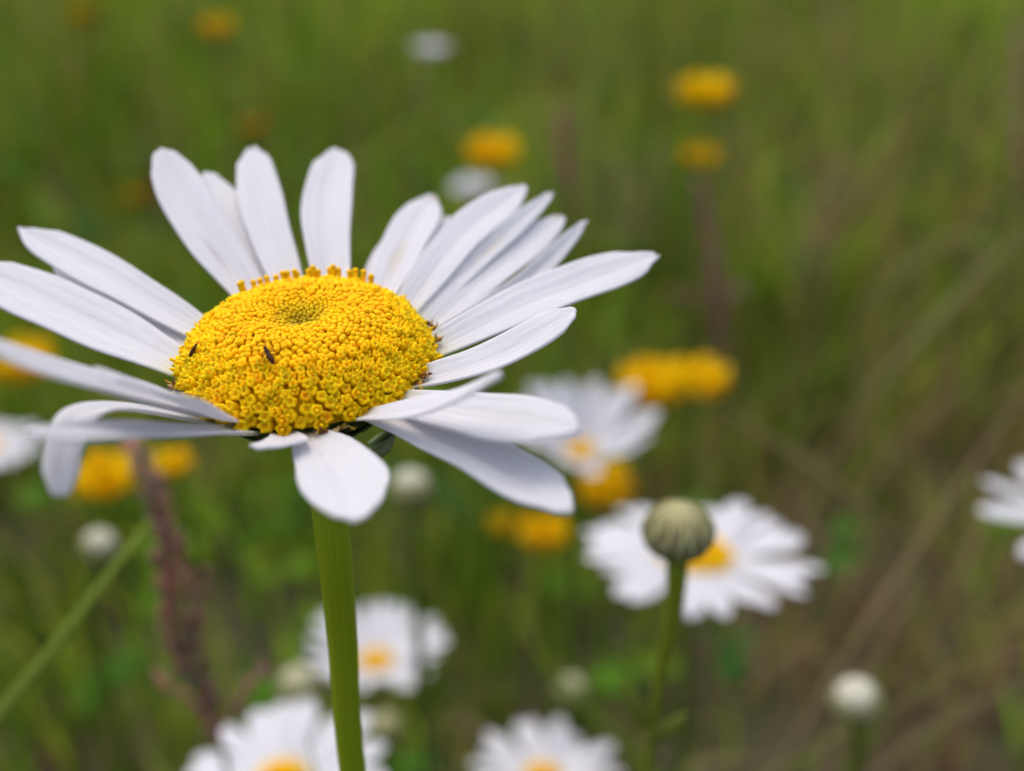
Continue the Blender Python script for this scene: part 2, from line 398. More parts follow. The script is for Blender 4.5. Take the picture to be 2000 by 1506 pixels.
# phi on the rim, tip pixel, middle pixels, length, tip beyond or before the base, width, roll, extras
PETALS = [
 dict(p=120, tip=(312, 290), mid=[(392, 440)], L=2.05, far=1, W=0.40, roll=-8, cup=.10, tipw=.52, edge=.12, st=[(.36, .2, .09, .1, (.5, .45, .45), .55)], lab='white petal with a dark scratch near its base'),
 dict(p=112, tip=(405, 336), mid=[(450, 450)], L=2.05, far=1, W=0.38, h=-.05, roll=5, tipw=.4, edge=.15),
 dict(p=104, tip=(492, 287), mid=[(516, 420)], L=2.1, far=1, W=0.36, roll=0, cup=.12, tipw=.52, edge=.12, notch=.025),
 dict(p=84, tip=(659, 290), mid=[(638, 420)], L=2.1, far=1, W=0.41, roll=6, cup=.14, tipw=.55, edge=.12, notch=.024),
 dict(p=62, tip=(846, 381), mid=[(788, 480)], L=2.0, far=1, W=0.38, roll=10, tipw=.4, edge=.14, st=[(.4, 0, .15, .25, BEIGE, .6), (.97, -.4, .04, .5, BROWN, .7)], lab='white petal with a beige smear and a browned tip'),
 dict(p=56, tip=(886, 424), mid=[(820, 510)], L=1.9, far=1, W=0.36, h=-.06, roll=10),
 dict(p=66, tip=(842, 430), mid=[(765, 505)], L=1.75, far=1, W=0.34, h=-.07, roll=5),
 dict(p=44, tip=(1028, 363), mid=[(903, 462)], L=2.1, far=1, W=0.36, roll=18, cup=.12, tipw=.38, edge=.15),
 dict(p=36, tip=(1083, 374), mid=[(946, 494)], L=2.15, far=1, W=0.19, h=-.04, roll=34, cup=.16, tipw=.3, st=[(.55, -.2, .12, .2, BEIGE, .55)]),
 dict(p=27, tip=(1102, 421), mid=[(968, 528)], L=2.1, far=1, W=0.31, h=-.05, roll=18, tipw=.4, st=[(.985, .2, .03, .4, BROWN, .8)], lab='white petal with a brown dried tip'),
 dict(p=18, tip=(1147, 430), mid=[(1018, 556)], L=2.15, far=1, W=0.16, h=-.02, roll=40, cup=.18, tipw=.35),
 dict(p=4, tip=(1287, 498), mid=[(1058, 582)], L=2.15, far=1, W=0.42, roll=14, cup=.10, tipw=.45, edge=.14),
 dict(p=335, tip=(1129, 607), mid=[(968, 700)], L=1.0, far=1, W=0.36, roll=12, cup=.14, tipw=.6),
 dict(p=302, tip=(980, 736), mid=[(860, 792)], L=1.75, far=0, W=0.28, roll=14, h=-.03, tipw=.4),
 dict(p=322, tip=(1130, 842), mid=[(960, 818)], L=1.9, far=0, W=0.38, roll=12, h=-.04, edge=.15),
 dict(p=309, tip=(1114, 1002), mid=[(930, 890)], L=2.0, far=0, W=0.41, roll=-6, h=-.06, cup=.12, tipw=.55, edge=.17, notch=.008),
 dict(p=278, tip=(698, 1018), mid=[(662, 922)], L=1.65, far=0, W=0.49, roll=0, h=-.06, tipw=.72, basew=.35, edge=.30, notch=.006),
 dict(p=266, tip=(503, 878), mid=[(560, 866)], L=0.75, far=0, W=0.26, roll=0, h=-.06),
 dict(p=250, tip=(50, 855), mid=[(290, 846)], L=2.2, far=0, W=0.36, roll=-3, h=-.07),
 dict(p=240, tip=(210, 738), mid=[(330, 775)], L=1.7, far=0, W=0.42, roll=0, h=-.03, tipw=.6),
 dict(p=229, tip=(-70, 666), mid=[(210, 757)], L=2.3, far=0, W=0.34, roll=-8, h=-.03),
 dict(p=236, tip=(117, 974), mid=[(250, 800), (160, 812), (124, 880)], L=1.9, far=0, W=0.20, roll=0, h=-.08, tipw=.7),
 dict(p=184, tip=(-60, 520), mid=[(165, 625)], L=2.2, far=1, W=0.48, roll=-14),
 dict(p=153, tip=(34, 446), mid=[(210, 540)], L=2.15, far=1, W=0.35, roll=-12, tipw=.38, edge=.15),
 dict(p=163, tip=(106, 519), mid=[(248, 600)], L=1.9, far=1, W=0.34, h=-.05, roll=-10, tipw=.35),
]
for k, q in enumerate(PETALS):
    phi = q['p']; B = rim(phi, 0.80, q.get('h', 0) - 0.02)
    T = tip_point(B, *q['tip'], q['L'], q['far'])
    pts = [B]; nm = len(q['mid']); zb = (B - CAM).dot(FW); zt = (T - CAM).dot(FW)
    for i, m in enumerate(q['mid']):
        f = (i + 1) / (nm + 1)
        pts.append(at(m[0], m[1], zb + (zt - zb) * f))
    pts.append(T)
    line = spline(pts, 44)
    rad = (B - C0); lat0 = N0.cross(rad).normalized()
    mb = MB()
    petal_mesh(mb, line, lat0, N0, q['W'], roll=q.get('roll', 0), twist=q.get('tw', 0), cup=q.get('cup', .10), nv=17, stains=q.get('st', ()),
               tipw=q.get('tipw', .5), basew=q.get('basew', .5), seed=k + 3, edge=q.get('edge', .11), notch=q.get('notch', .018))
    o = mb.build('petal', M_PETAL, big, STEM_BASE, thick=0.018)
    if 'lab' in q: o['label'] = q['lab']
    e = T - B; print('petal', phi, 'elev %.0f az %.0f' % (math.degrees(math.asin(e.dot(N0) / e.length)), math.degrees(math.atan2(e.dot(E2), e.dot(E1))) % 360), 'len %.2f' % e.length)

# the domed disc: receptacle and florets in spirals
PROF = [(r * .965, h) for r, h in ((0, .282), (.04, .288), (.10, .322), (.19, .358), (.27, .374), (.36, .382), (.48, .372), (.60, .325), (.70, .255), (.78, .175), (.845, .075), (.875, -.02))]
def dome(s):
    """s = arc length fraction 0..1 -> radius, height, outward normal (r,h)"""
    L = [0]
    for i in range(1, len(PROF)): L.append(L[-1] + math.dist(PROF[i], PROF[i - 1]))
    x = s * L[-1]; i = 0
    while i < len(L) - 2 and L[i + 1] < x: i += 1
    f = (x - L[i]) / (L[i + 1] - L[i])
    a, b = PROF[i], PROF[i + 1]
    def tan(j): p, n = PROF[max(j - 1, 0)], PROF[min(j + 1, len(PROF) - 1)]; d = Vector((n[0] - p[0], n[1] - p[1])); return d.normalized()
    t = tan(i).lerp(tan(i + 1), f).normalized()
    return a[0] + (b[0] - a[0]) * f, a[1] + (b[1] - a[1]) * f, Vector((-t.y, t.x))
def dome_pt(s, phi, lift=0):
    r, h, n = dome(s); d = E1 * math.cos(phi) + E2 * math.sin(phi)
    nv = (d * n.x + N0 * n.y).normalized()
    return C0 + d * r + N0 * h + nv * lift, nv, d
GA = math.pi * (3 - math.sqrt(5))
rg = random.Random(5)
mb = MB()
vs = []; fs = []; K, S = 24, 72
for i in range(K + 1):
    for j in range(S): vs.append(dome_pt(max(i / K, 0.002), 2 * math.pi * j / S, -0.03)[0])
for i in range(K):
    for j in range(S): fs.append((i * S + j, i * S + (j + 1) % S, (i + 1) * S + (j + 1) % S, (i + 1) * S + j))
mb.add(vs, fs, None, (0.75, 0.45, 0.003))
def floret(mb, p, nv, size, openness, length, c, rg):
    """openness 0: a closed bead; 1: an open five lobed tube"""
    a = nv.orthogonal().normalized(); b = nv.cross(a); sp = rg.uniform(0, 6.28)
    seg = 10; vs = []; fs = []; cs = []
    if openness < 0.5: ringsx = [(0.55, -0.6), (0.92, -0.1), (0.95, 0.25), (0.75, 0.6), (0.38, 0.82)]
    else: ringsx = [(0.6, -0.9), (0.90, -0.3), (1.0, 0.2), (0.92, 0.62), (0.55, 0.60), (0.25, 0.35)]
    dk = (c[0] * 0.96, c[1] * 0.90, c[2])
    for ri, (rr, zz) in enumerate(ringsx):
        for j in range(seg):
            th = sp + 2 * math.pi * j / seg; k = 1.0; dz = 0
            if openness >= 0.5 and ri in (2, 3): k = 1 + (0.12 if ri == 3 else 0.05) * (1 if j % 2 == 0 else -1); dz = (0.16 if j % 2 == 0 else -0.14) * (ri == 3)
            elif openness < 0.5 and ri >= 2: k = 1 + 0.06 * (1 if j % 2 == 0 else -1)
            vs.append(p + (a * math.cos(th) + b * math.sin(th)) * size * rr * k + nv * length * (zz + dz)); cs.append(dk if (openness >= .5 and ri >= 4) else c)
    nr = len(ringsx)
    for i in range(nr - 1):
        for j in range(seg): fs.append((i * seg + j, i * seg + (j + 1) % seg, (i + 1) * seg + (j + 1) % seg, (i + 1) * seg + j))
    vs.append(p + nv * length * (0.9 if openness < .5 else 0.3)); cs.append(c if openness < .5 else dk); q = len(vs) - 1
    for j in range(seg): fs.append(((nr - 1) * seg + j, (nr - 1) * seg + (j + 1) % seg, q))
    mb.add(vs, fs, None, cs)
LT = sum(math.dist(PROF[i], PROF[i - 1]) for i in range(1, len(PROF)))
def pitch(s): return 0.026 + 0.016 * min(1, s / .5) + 0.038 * max(0, (s - .5) / .5) ** 1.2      # florets grow larger outwards
i = 0; s = 0.012
while s < 0.999:
    phi = i * GA + rg.uniform(-.03, .03); sp = pitch(s)
    op = 1 if s > 0.60 + rg.uniform(-.04, .04) else 0
    size = sp * (0.57 if not op else 0.58) * rg.uniform(0.92, 1.08)
    ln = sp * (0.60 if not op else 1.05) * rg.uniform(0.8, 1.25)
    if s < 0.08: c = (0.42, 0.30, 0.012)
    elif s < 0.2: k = (s - .08) / .12; c = (0.52 + .30 * k, 0.37 + .12 * k, 0.006)
    elif not op: c = (0.97, 0.505, 0.002)
    else:
        k = min(1, (s - 0.6) / 0.2); c = (0.94 - .02 * k, 0.53 + 0.03 * k, 0.002)
    if rg.random() < .03: c = (c[0], c[1] * .8, c[2])
    f = rg.uniform(0.9, 1.08); c = (c[0] * f, c[1] * f * rg.uniform(.95, 1.05), c[2])
    p, nv, d = dome_pt(s, phi, -0.012 + rg.uniform(-.006, .010) * (1 + op))
    nv = (nv + Vector((rg.uniform(-.12, .12), rg.uniform(-.12, .12), 0.1)) * (1 + op)).normalized()
    floret(mb, p, nv, size, op, ln, c, rg)
    if op and rg.random() < .4: ellipsoid(mb, p + nv * ln * .75, nv, size * .3, ln * .35, seg=6, rings=5, colr=(c[0], c[1] * .92, c[2]))
    s += sp * sp / (LT * 2 * math.pi * max(0.02, dome(s)[0])) * 0.95; i += 1
print('florets', i)
disc = mb.build('disc', M_DISC, big, STEM_BASE)
# tall florets with their style out, on the far rim
for px, py in [(500, 556), (512, 556), (545, 546), (556, 553), (567, 549), (579, 546), (585, 541), (606, 536), (617, 546), (626, 543), (646, 541), (652, 541), (664, 549), (682, 541), (695, 551), (708, 552), (727, 556), (740, 566), (466, 572), (450, 582), (480, 566), (528, 555), (432, 594), (755, 574)]:
    best = None
    for s in np.linspace(0.5, 0.72, 12):
        for ph in np.linspace(R_(55), R_(135), 60):
            p, nv, d = dome_pt(s, ph, 0); x, y, z = proj(p)
            e = abs(x - px) + max(0, abs(y - (py + 24)) - 3) * 0.6
            if best is None or e < best[0]: best = (e, p, nv)
    _, p, nv = best
    up = (N0 * 0.9 + nv * 0.35).normalized(); hh = rg.uniform(.075, .125)
    mb = MB()
    tube(mb, [p - up * .03, p + up * hh * .6, p + up * hh], [0.020, 0.018, 0.020], seg=8, n=6, cols=[(.90, .54, .002), (.92, .56, .002)])
    ellipsoid(mb, p + up * (hh + .004), up, 0.023, 0.018, colr=(.92, .50, .002))
    mb.build('floret', M_DISC, disc, STEM_BASE)
# withered brown florets caught at the rim
for phi, h in ((8, .04), (20, .06), (331, .02), (337, .04), (198, .0), (203, .02), (293, -.03), (286, -.02)):
    mb = MB(); p = rim(phi, .90, h)
    tg = N0.cross(p - C0).normalized()
    for k in range(7):
        d = Vector((rg.uniform(-1, 1), rg.uniform(-1, 1), rg.uniform(-.6, .8))).normalized(); ln = rg.uniform(.03, .075); q = p + tg * rg.uniform(-.05, .05)
        c = rg.choice([(.30, .13, .03), (.16, .07, .025), (.55, .38, .18), (.62, .40, .05)])
        blade(mb, [q, q + d * ln * .6, q + d * ln * .8 + N0 * ln * rg.uniform(-.4, .5)], rg.uniform(.014, .034), d.orthogonal(), n=6, colr=c, m=3, fold=.3)
    mb.build('withered_floret', M_DRY, disc, STEM_BASE, thick=.004)

# green cup of bracts under the flower, stem
mb = MB(); vs = []; fs = []
CUP = [(.14, -.42), (.30, -.40), (.52, -.32), (.70, -.20), (.80, -.09), (.78, -.04)]
for r, h in CUP:
    for j in range(48): vs.append(rim(j * 7.5, r, h))
for i in range(len(CUP) - 1):
    for j in range(48): fs.append((i * 48 + j, i * 48 + (j + 1) % 48, (i + 1) * 48 + (j + 1) % 48, (i + 1) * 48 + j))
mb.add(vs, fs, None, (.07, .11, .02))
for row, (r0, h0, r1, h1, n) in enumerate(((.34, -.40, .80, -.13, 22), (.25, -.43, .62, -.29, 18))):
    for j in range(n):
        ph = 360 * (j + row * .5) / n
        blade(mb, [rim(ph, r0, h0), rim(ph, (r0 + r1) / 2 + .03, (h0 + h1) / 2 - .05), rim(ph, r1, h1)], 0.15,
              rim(ph + 5, r1, h1) - rim(ph - 5, r1, h1), n=8, colr=rg.choice([(.09, .14, .03), (.07, .12, .025)]), fold=-.1)
cupo = mb.build('bract_cup', M_LEAF, big, STEM_BASE, thick=0.012)
mb = MB()
for (a, b, c, wd) in (((722, 866), (745, 856), (772, 846), .085), ((715, 884), (742, 876), (770, 856), .075)):
    blade(mb, [at(*c, 7.35), at(*b, 7.0), at(*a, 6.75)], wd * 1.9, UP * .8 + RT * .4, n=10, colr=(.30, .37, .20), fold=.15)
o = mb.build('bract', M_LEAF, big, STEM_BASE, thick=0.012); o['label'] = 'pale downy green bract tip bent out below the petals'
mb = MB()
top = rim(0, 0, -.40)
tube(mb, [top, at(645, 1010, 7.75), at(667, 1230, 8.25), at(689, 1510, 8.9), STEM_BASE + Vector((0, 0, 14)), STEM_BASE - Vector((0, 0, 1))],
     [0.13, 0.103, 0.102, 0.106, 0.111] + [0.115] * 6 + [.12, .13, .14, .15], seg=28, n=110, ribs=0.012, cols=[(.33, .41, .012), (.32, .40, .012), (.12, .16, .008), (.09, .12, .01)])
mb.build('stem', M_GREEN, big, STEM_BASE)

# tiny insects on the disc
def insect(px, py, tilt, size, label):
    best = None
    for s in np.linspace(0.3, 0.99, 60):
        for ph in np.linspace(R_(150), R_(360), 160):
            p, nv, d = dome_pt(s, ph, 0.058)
            if nv.dot(FW) > 0: continue
            x, y, z = proj(p); e = (x - px) ** 2 + (y - py) ** 2
            if best is None or e < best[0]: best = (e, p, nv)
    _, p, nv = best
    ax = (RT * math.cos(R_(tilt)) - UP * math.sin(R_(tilt))); ax = (ax - nv * ax.dot(nv)).normalized(); sd = ax.cross(nv)
    ins = thing('insect', p, label, 'insect', 'tiny insects on the disc')
    D = (.045, .016, .006)
    mb = MB(); ellipsoid(mb, p + ax * size * .12, ax, size * .15, size * .42, colr=D)
    ellipsoid(mb, p - ax * size * .30, ax, size * .12, size * .16, colr=D); mb.build('body', M_INS, ins, p)
    mb = MB(); ellipsoid(mb, p - ax * size * .48 + nv * size * .02, ax, size * .09, size * .10, colr=(.05, .025, .012)); mb.build('head', M_INS, ins, p)
    for sgn in (-1, 1):
        mb = MB(); q = p - ax * size * .55
        tube(mb, [q, q - ax * size * .15 + sd * sgn * size * .1, q - ax * size * .3 + sd * sgn * size * .16], [size * .025, size * .012], seg=5, n=6, cols=[D, D])
        mb.build('antenna', M_INS, ins, p)
        for k in (-.3, -.15, .05):
            mb = MB(); q = p + ax * size * k
            tube(mb, [q, q + sd * sgn * size * .2 + nv * size * .06, q + sd * sgn * size * .34 - nv * size * .16], [size * .03, size * .015], seg=5, n=6, cols=[D, D])
            mb.build('leg', M_INS, ins, p)
insect(527, 696, 62, .135, 'tiny dark brown insect in the middle of the front of the yellow disc')
insect(378, 684, 110, .09, 'smaller dark insect on the left edge of the yellow disc')

# ------------------------------------------------------------------ other daisies
def stem_to_ground(mb, top, axis, r, sway, cols=None, rtop=None):
    base = Vector((top.x + sway[0], top.y + sway[1], -0.5))
    mid = top.lerp(base, 0.45) + Vector((sway[0] * -.15, 0, 0))
    tube(mb, [top, top - axis * min(1.2, top.z * .2), mid, base], [rtop or r, r * .9, r, r * 1.15], seg=8, n=26,
         cols=cols or [(.13, .17, .02), (.10, .15, .015), (.09, .11, .02)])
    return Vector((base.x, base.y, 0))

def daisy(px, py, d, Rp, elev, n, seed, label, tilt=(0, 0), disc_r=.5, width=.5, droop=8, sway=(.6, .8), gaps=(), jit=6, angs=None):
    rg = random.Random(seed); c = at(px, py, d)
    ax = Vector((tilt[0], tilt[1], 1)).normalized()
    e1 = (RT - ax * RT.dot(ax)).normalized(); e2 = ax.cross(e1)
    base = Vector((c.x + sway[0], c.y + sway[1], 0))
    root = thing('oxeye_daisy', base, label, 'flower', 'blurred daisies behind the big one')
    for k in range(n):
        if k in gaps: continue
        ph = R_(angs[k]) if angs else 2 * math.pi * (k + rg.uniform(-.25, .25)) / n
        rad = e1 * math.cos(ph) + e2 * math.sin(ph)
        el = R_(elev + rg.uniform(-jit, jit)); L = (Rp - disc_r * .8) * rg.uniform(.88, 1.08)
        p = c + rad * disc_r * .85; pts = [p]; a = el
        for i in range(3):
            p = p + (rad * math.cos(a) + ax * math.sin(a)) * L / 3; pts.append(p); a -= R_(droop + rg.uniform(-6, 6))
        mb = MB()
        petal_mesh(mb, spline(pts, 14), ax.cross(rad), ax, width * rg.uniform(.85, 1.12), nv=7, roll=rg.uniform(-12, 12), seed=seed * 50 + k, notch=.01)
        mb.build('petal', M_PETAL, root, base, thick=.02)
    mb = MB()
    for i in range(110):
        s = math.sqrt((i + .5) / 110); phi = i * GA; r = disc_r * s
        h = disc_r * .55 * (1 - s ** 2.2) - .06 * disc_r * math.exp(-(s / .2) ** 2)
        p = c + (e1 * math.cos(phi) + e2 * math.sin(phi)) * r + ax * h
        nv = (ax + (e1 * math.cos(phi) + e2 * math.sin(phi)) * s * .8).normalized()
        ellipsoid(mb, p, nv, disc_r * .085, disc_r * .13, seg=6, rings=4, colr=(.84, .48 + .06 * s, .003))
    ellipsoid(mb, c + ax * disc_r * .05, ax, disc_r * .9, disc_r * .42, seg=16, rings=8, colr=(.75, .42, .003))
    mb.build('disc', M_DISC, root, base)
    mb = MB(); vs = []; fs = []
    for r, h in ((.12, -.4), (.5, -.34), (.85, -.16), (.95, -.02)):
        for j in range(16): a = j * math.pi / 8; vs.append(c + (e1 * math.cos(a) + e2 * math.sin(a)) * r * disc_r + ax * h * disc_r * 1.2)
    for i in range(3):
        for j in range(16): fs.append((i * 16 + j, i * 16 + (j + 1) % 16, (i + 1) * 16 + (j + 1) % 16, (i + 1) * 16 + j))
    mb.add(vs, fs, None, (.08, .12, .025)); mb.build('bract_cup', M_LEAF, root, base, thick=.02)
    mb = MB(); stem_to_ground(mb, c - ax * disc_r * .4, ax, .11, sway); mb.build('stem', M_GREEN, root, base)
    return root

daisy(1134, 884, 29, 2.2, 40, 18, 1, 'blurred daisy with cupped upright petals, just right of the big daisy', tilt=(.06, -.24), disc_r=.38, width=.46, droop=3)
daisy(1358, 1088, 22.5, 2.32, 5, 26, 2, 'blurred wide open daisy behind the striped bud', tilt=(.02, .10), disc_r=.74, width=.47, droop=3)
daisy(735, 1294, 29, 1.95, 27, 20, 33, 'blurred daisy low behind the thick stem, petals spread to its right', tilt=(.05, .0), disc_r=.44, width=.43, droop=2, jit=3)
daisy(552, 1526, 21, 2.0, 10, 18, 4, 'daisy cut by the bottom edge, left of the thick stem', tilt=(0, .03), disc_r=.5, width=.52, droop=4)
daisy(1060, 1520, 26.5, 1.8, 10, 19, 5, 'daisy cut by the bottom edge, midway between the stem and the bud', disc_r=.45, width=.43, droop=3)
daisy(2132, 1030, 22, 2.15, 6, 10, 6, 'daisy cut by the right edge, only three petal tips showing', disc_r=.5, width=.5, jit=2, droop=3, angs=[213, 166, 137, 105, 75, 40, 0, 320, 280, 245])
daisy(-20, 872, 36, 1.75, 8, 17, 7, 'very blurred white daisy cut by the left edge', disc_r=.4, width=.5)
daisy(928, 385, 52, 1.35, 48, 16, 8, 'blurred half closed white daisy below a yellow bloom, above the right petals', disc_r=.4, width=.5)
daisy(845, 108, 72, 1.55, 40, 16, 9, 'far blurred white daisy high near the top edge', disc_r=.4, width=.5)

# ------------------------------------------------------------------ buds
def bud(px, py, d, dia, label, seed, cream=1.0, sway=(.5, 1), lean=(0, 0), sharp=False, leaves=(), stem_px=None, green=(.13, .16, .05)):
    rg = random.Random(seed); c = at(px, py, d); r = dia / 2; ax = Vector((lean[0], lean[1], 1)).normalized()
    e1 = (RT - ax * RT.dot(ax)).normalized(); e2 = ax.cross(e1)
    base = Vector((c.x + sway[0], c.y + sway[1], 0))
    if stem_px: q = at(*stem_px[-1]); base = Vector((q.x, q.y + 1.5, 0))
    root = thing('daisy_bud', base, label, 'flower bud', 'daisy buds')
    mb = MB(); ellipsoid(mb, c, ax, r * .95, r * .80, seg=24, rings=14, colr=(.62, .60, .36) if cream > .8 else green)
    def sph(th, ph, k=1.0):
        return c + (e1 * math.cos(ph) + e2 * math.sin(ph)) * math.sin(th) * r * k + ax * math.cos(th) * r * (.78 if sharp else .84) * k
    rows = ((2.75, 1.25, 15, 1.035), (2.5, .80, 17, 1.015), (2.2, .22, 16, .99)) if sharp else ((2.6, 1.0, 12, 1.02), (2.1, .75, 12, 1.0))
    for ri, (th0, th1, n, k) in enumerate(rows):
        for j in range(n):
            ph = 2 * math.pi * (j + .5 * ri + rg.uniform(-.2, .2)) / n; vs = []; th1_ = th1; th1 = th1 + rg.uniform(-.12, .12); fs = []; cs = []; nn, m = 12, 7
            for a in range(nn):
                s = a / (nn - 1); th = th0 + (th1 - th0) * s
                wd = (math.pi / n) * 1.15 * (min(1, .75 + s) * (1 - max(0, (s - .55) / .45) ** 2) + .02)
                for b in range(m):
                    v = -1 + 2 * b / (m - 1)
                    vs.append(sph(th, ph + v * wd, k + .045 * (1 - v * v)))
                    mid = max(0, 1 - abs(v) / .55)
                    g1 = (.17, .19, .035); g2 = (.66, .62, .36)
                    cc = [g1[i] + (g2[i] - g1[i]) * (.10 + .90 * s ** 1.6) * mid for i in range(3)]
                    if abs(v) > .55: cc = [x * (1 - .75) + y * .75 for x, y in zip(cc, (.13, .085, .05))] if s > .25 else [x * .6 for x in cc]
                    if abs(v) > .9 and s > .5: cc = (.28, .22, .14)
                    cs.append(tuple(cc))
            for a in range(nn - 1):
                for b in range(m - 1): fs.append((a * m + b, a * m + b + 1, (a + 1) * m + b + 1, (a + 1) * m + b))
            mb.add(vs, fs, None, cs); th1 = th1_
    mb.build('bract_cup', M_BUD if sharp else M_GREEN, root, base)
    mb = MB()                                                   # folded young petals showing on top
    nr = 14
    for j in range(nr):
        ph = 2 * math.pi * j / nr
        wcol = tuple(x * cream + (1 - cream) * y for x, y in zip((.95, .93, .70), (.60, .60, .22)))
        pts = [sph(.9 if sharp else 1.55 if cream > .6 else 1.0, ph, .99), sph(.75, ph, .99 if sharp else 1.03), sph(.4, ph, .985 if sharp else 1.05), sph(.05, ph, .99 if sharp else 1.02)]
        blade(mb, pts, r * .42, -e1 * math.sin(ph) + e2 * math.cos(ph), n=8, colr=wcol, fold=-.08, prof=lambda s: 1 - .55 * s)
    mb.build('folded_petals', M_PETAL, root, base, thick=.02)
    mb = MB()
    if stem_px:
        pts = [c - ax * r * .72] + [at(*q) for q in stem_px] + [base - Vector((0, 0, .5))]
        tube(mb, pts, [r * .34, .058] + [.056] * 8 + [.07] * 6, seg=12, n=80, cols=[(.26, .30, .02), (.27, .25, .02), (.24, .19, .03), (.2, .16, .04)])
    else: stem_to_ground(mb, c - ax * r * .7, ax, .09, sway, rtop=r * .3)
    mb.build('stem', M_GREEN, root, base)
    for (p0, p1, p2, dd, wd) in leaves:
        mb = MB(); blade(mb, [at(*p0, dd), at(*p1, dd - .15), at(*p2, dd - .2)], wd, (at(*p2, dd) - at(*p0, dd)).cross(FW), n=12, colr=(.27, .29, .05)); mb.build('leaf', M_LEAF, root, base, thick=.015)
    return root

bud(1325, 1036, 11.3, .69, 'nearly sharp closed bud with striped green and brown bracts, right of the big stem', 11, cream=.45, sharp=True, lean=(-.03, -.08),
    green=(.42, .40, .20), stem_px=[(1318, 1180, 11.7), (1288, 1330, 12.3), (1262, 1512, 13.1)],
    leaves=[((1262, 1420), (1240, 1375), (1215, 1325), 12.6, .20), ((1268, 1440), (1305, 1425), (1345, 1390), 12.7, .20)])
bud(802, 953, 21, .78, 'round cream bud showing below the big daisy, right of the thick stem', 12)
bud(194, 1066, 22, .70, 'oval cream bud left of the purple grass head', 13, lean=(.35, -.1))
bud(584, 1338, 23, .86, 'greenish cream bud just left of the thick stem, above a cut daisy', 14, cream=.55)
bud(1116, 1346, 28, .76, 'small dull beige bud above the bottom middle daisy', 15, cream=.5)
bud(1672, 1368, 19, .82, 'plump whitish bud alone in the lower right among brown straw', 16, cream=1.2, lean=(-.2, -.15))
bud(752, 1418, 27, .74, 'dim olive bud low beside the right of the thick stem', 17, cream=.25)

# ------------------------------------------------------------------ yellow blooms
def yellow(px, py, d, wd, label, seed, n=6, tone=1.0, lean=(0, -.15), browns=0):
    rg = random.Random(seed); c = at(px, py, d); ax = Vector((lean[0], lean[1], 1)).normalized(); r = wd / 2
    sway = (rg.uniform(-1, 1), rg.uniform(.5, 2)); base = Vector((c.x + sway[0], c.y + sway[1], 0))
    root = thing('yellow_flower', base, label, 'flower', 'yellow meadow flowers')
    for k in range(n):
        a = 2 * math.pi * (k + rg.uniform(-.2, .2)) / n; rad = Vector((math.cos(a), math.sin(a), 0)); lat = Vector((-math.sin(a), math.cos(a), 0))
        cc = (.95 * tone, .70 * tone * rg.uniform(.92, 1.06), .002)
        if k < browns: cc = (.35, .13, .02)
        mb = MB(); p0 = c - ax * r * .35 + rad * r * .12
        # upright rounded standard petal and the keel in front of it
        blade(mb, [p0, p0 + rad * r * .5 + ax * r * .4, p0 + rad * r * .78 + ax * r * .95], r * 1.05, lat, n=9, colr=cc, m=7, fold=.14,
              prof=lambda s: (.25 + .75 * math.sin(math.pi * min(1, s * .8 + .1)) ** .7) * (1 - .35 * s ** 5))
        ellipsoid(mb, p0 + rad * r * .6 + ax * r * .22, rad + ax * .25, r * .17, r * .36, colr=tuple(x * .95 for x in cc))
        ellipsoid(mb, p0 + rad * r * .40 + ax * r * .40, rad * .4 + ax, r * .22, r * .3, colr=cc)
        mb.build('blossom', M_YEL, root, base, thick=.015)
    mb = MB()
    for k in range(5):
        a = 2 * math.pi * k / 5; p = c - ax * r * .5
        blade(mb, [p, p + Vector((math.cos(a), math.sin(a), .5)) * r * .3, p + Vector((math.cos(a), math.sin(a), .75)) * r * .55], r * .3, (-math.sin(a), math.cos(a), 0), n=6, colr=(.09, .13, .02))
    mb.build('calyx', M_LEAF, root, base, thick=.01)
    mb = MB(); stem_to_ground(mb, c - ax * r * .45, ax, .06, sway, rtop=.08); mb.build('stem', M_GREEN, root, base)
YEL = [
 (1365, 745, 33, 1.75, 'bright rounded yellow bloom, right one of the pair above the striped bud', 1.0, 6, 0),
 (1272, 758, 34, 2.1, 'wide flat yellow bloom, touching the cupped daisy on its right side', 1.0, 7, 0),
 (1183, 955, 31, 1.75, 'yellow bloom with a browned right end, under the cupped daisy', 1.0, 6, 1),
 (1062, 1045, 32, 1.45, 'round yellow bloom below the long drooping right petal', .95, 6, 0),
 (985, 1026, 36, 1.1, 'small dull yellow bloom to the left of a rounder bright one', .7, 5, 1),
 (203, 936, 27, 1.6, 'yellow bloom left of the purple grass head, below the left petals', 1.0, 6, 0),
 (338, 906, 29, 1.05, 'small yellow bloom right of the purple grass tip', 1.0, 5, 0),
 (42, 712, 30, 1.75, 'yellow bloom at the left edge, seen under a long white petal', .95, 6, 0),
 (962, 302, 46, 2.2, 'yellow bloom right above the half closed white daisy', 1.0, 6, 0),
 (1378, 184, 46, 2.2, 'wide yellow bloom at the upper right, the higher of two in a column', 1.0, 7, 0),
 (1366, 307, 50, 1.6, 'smaller yellow bloom at the upper right, on top of a reddish stalk', .9, 5, 0),
 (425, 56, 66, 2.0, 'far dim yellow bloom near the top edge at left', .85, 5, 0),
 (163, 32, 80, 2.2, 'faintest far yellow bloom in the top left corner', .6, 5, 1),
 (495, 250, 75, 2.0, 'far faint yellow bloom just above the upright back petals', .6, 5, 1),
 (272, 385, 60, 1.6, 'dull orange yellow bloom beside the leftmost upright petal', .55, 5, 2),
]
for i, (px, py, d, wd, lab, tone, n, br) in enumerate(YEL): yellow(px, py, d, wd, lab, 100 + i, n, tone, browns=br)

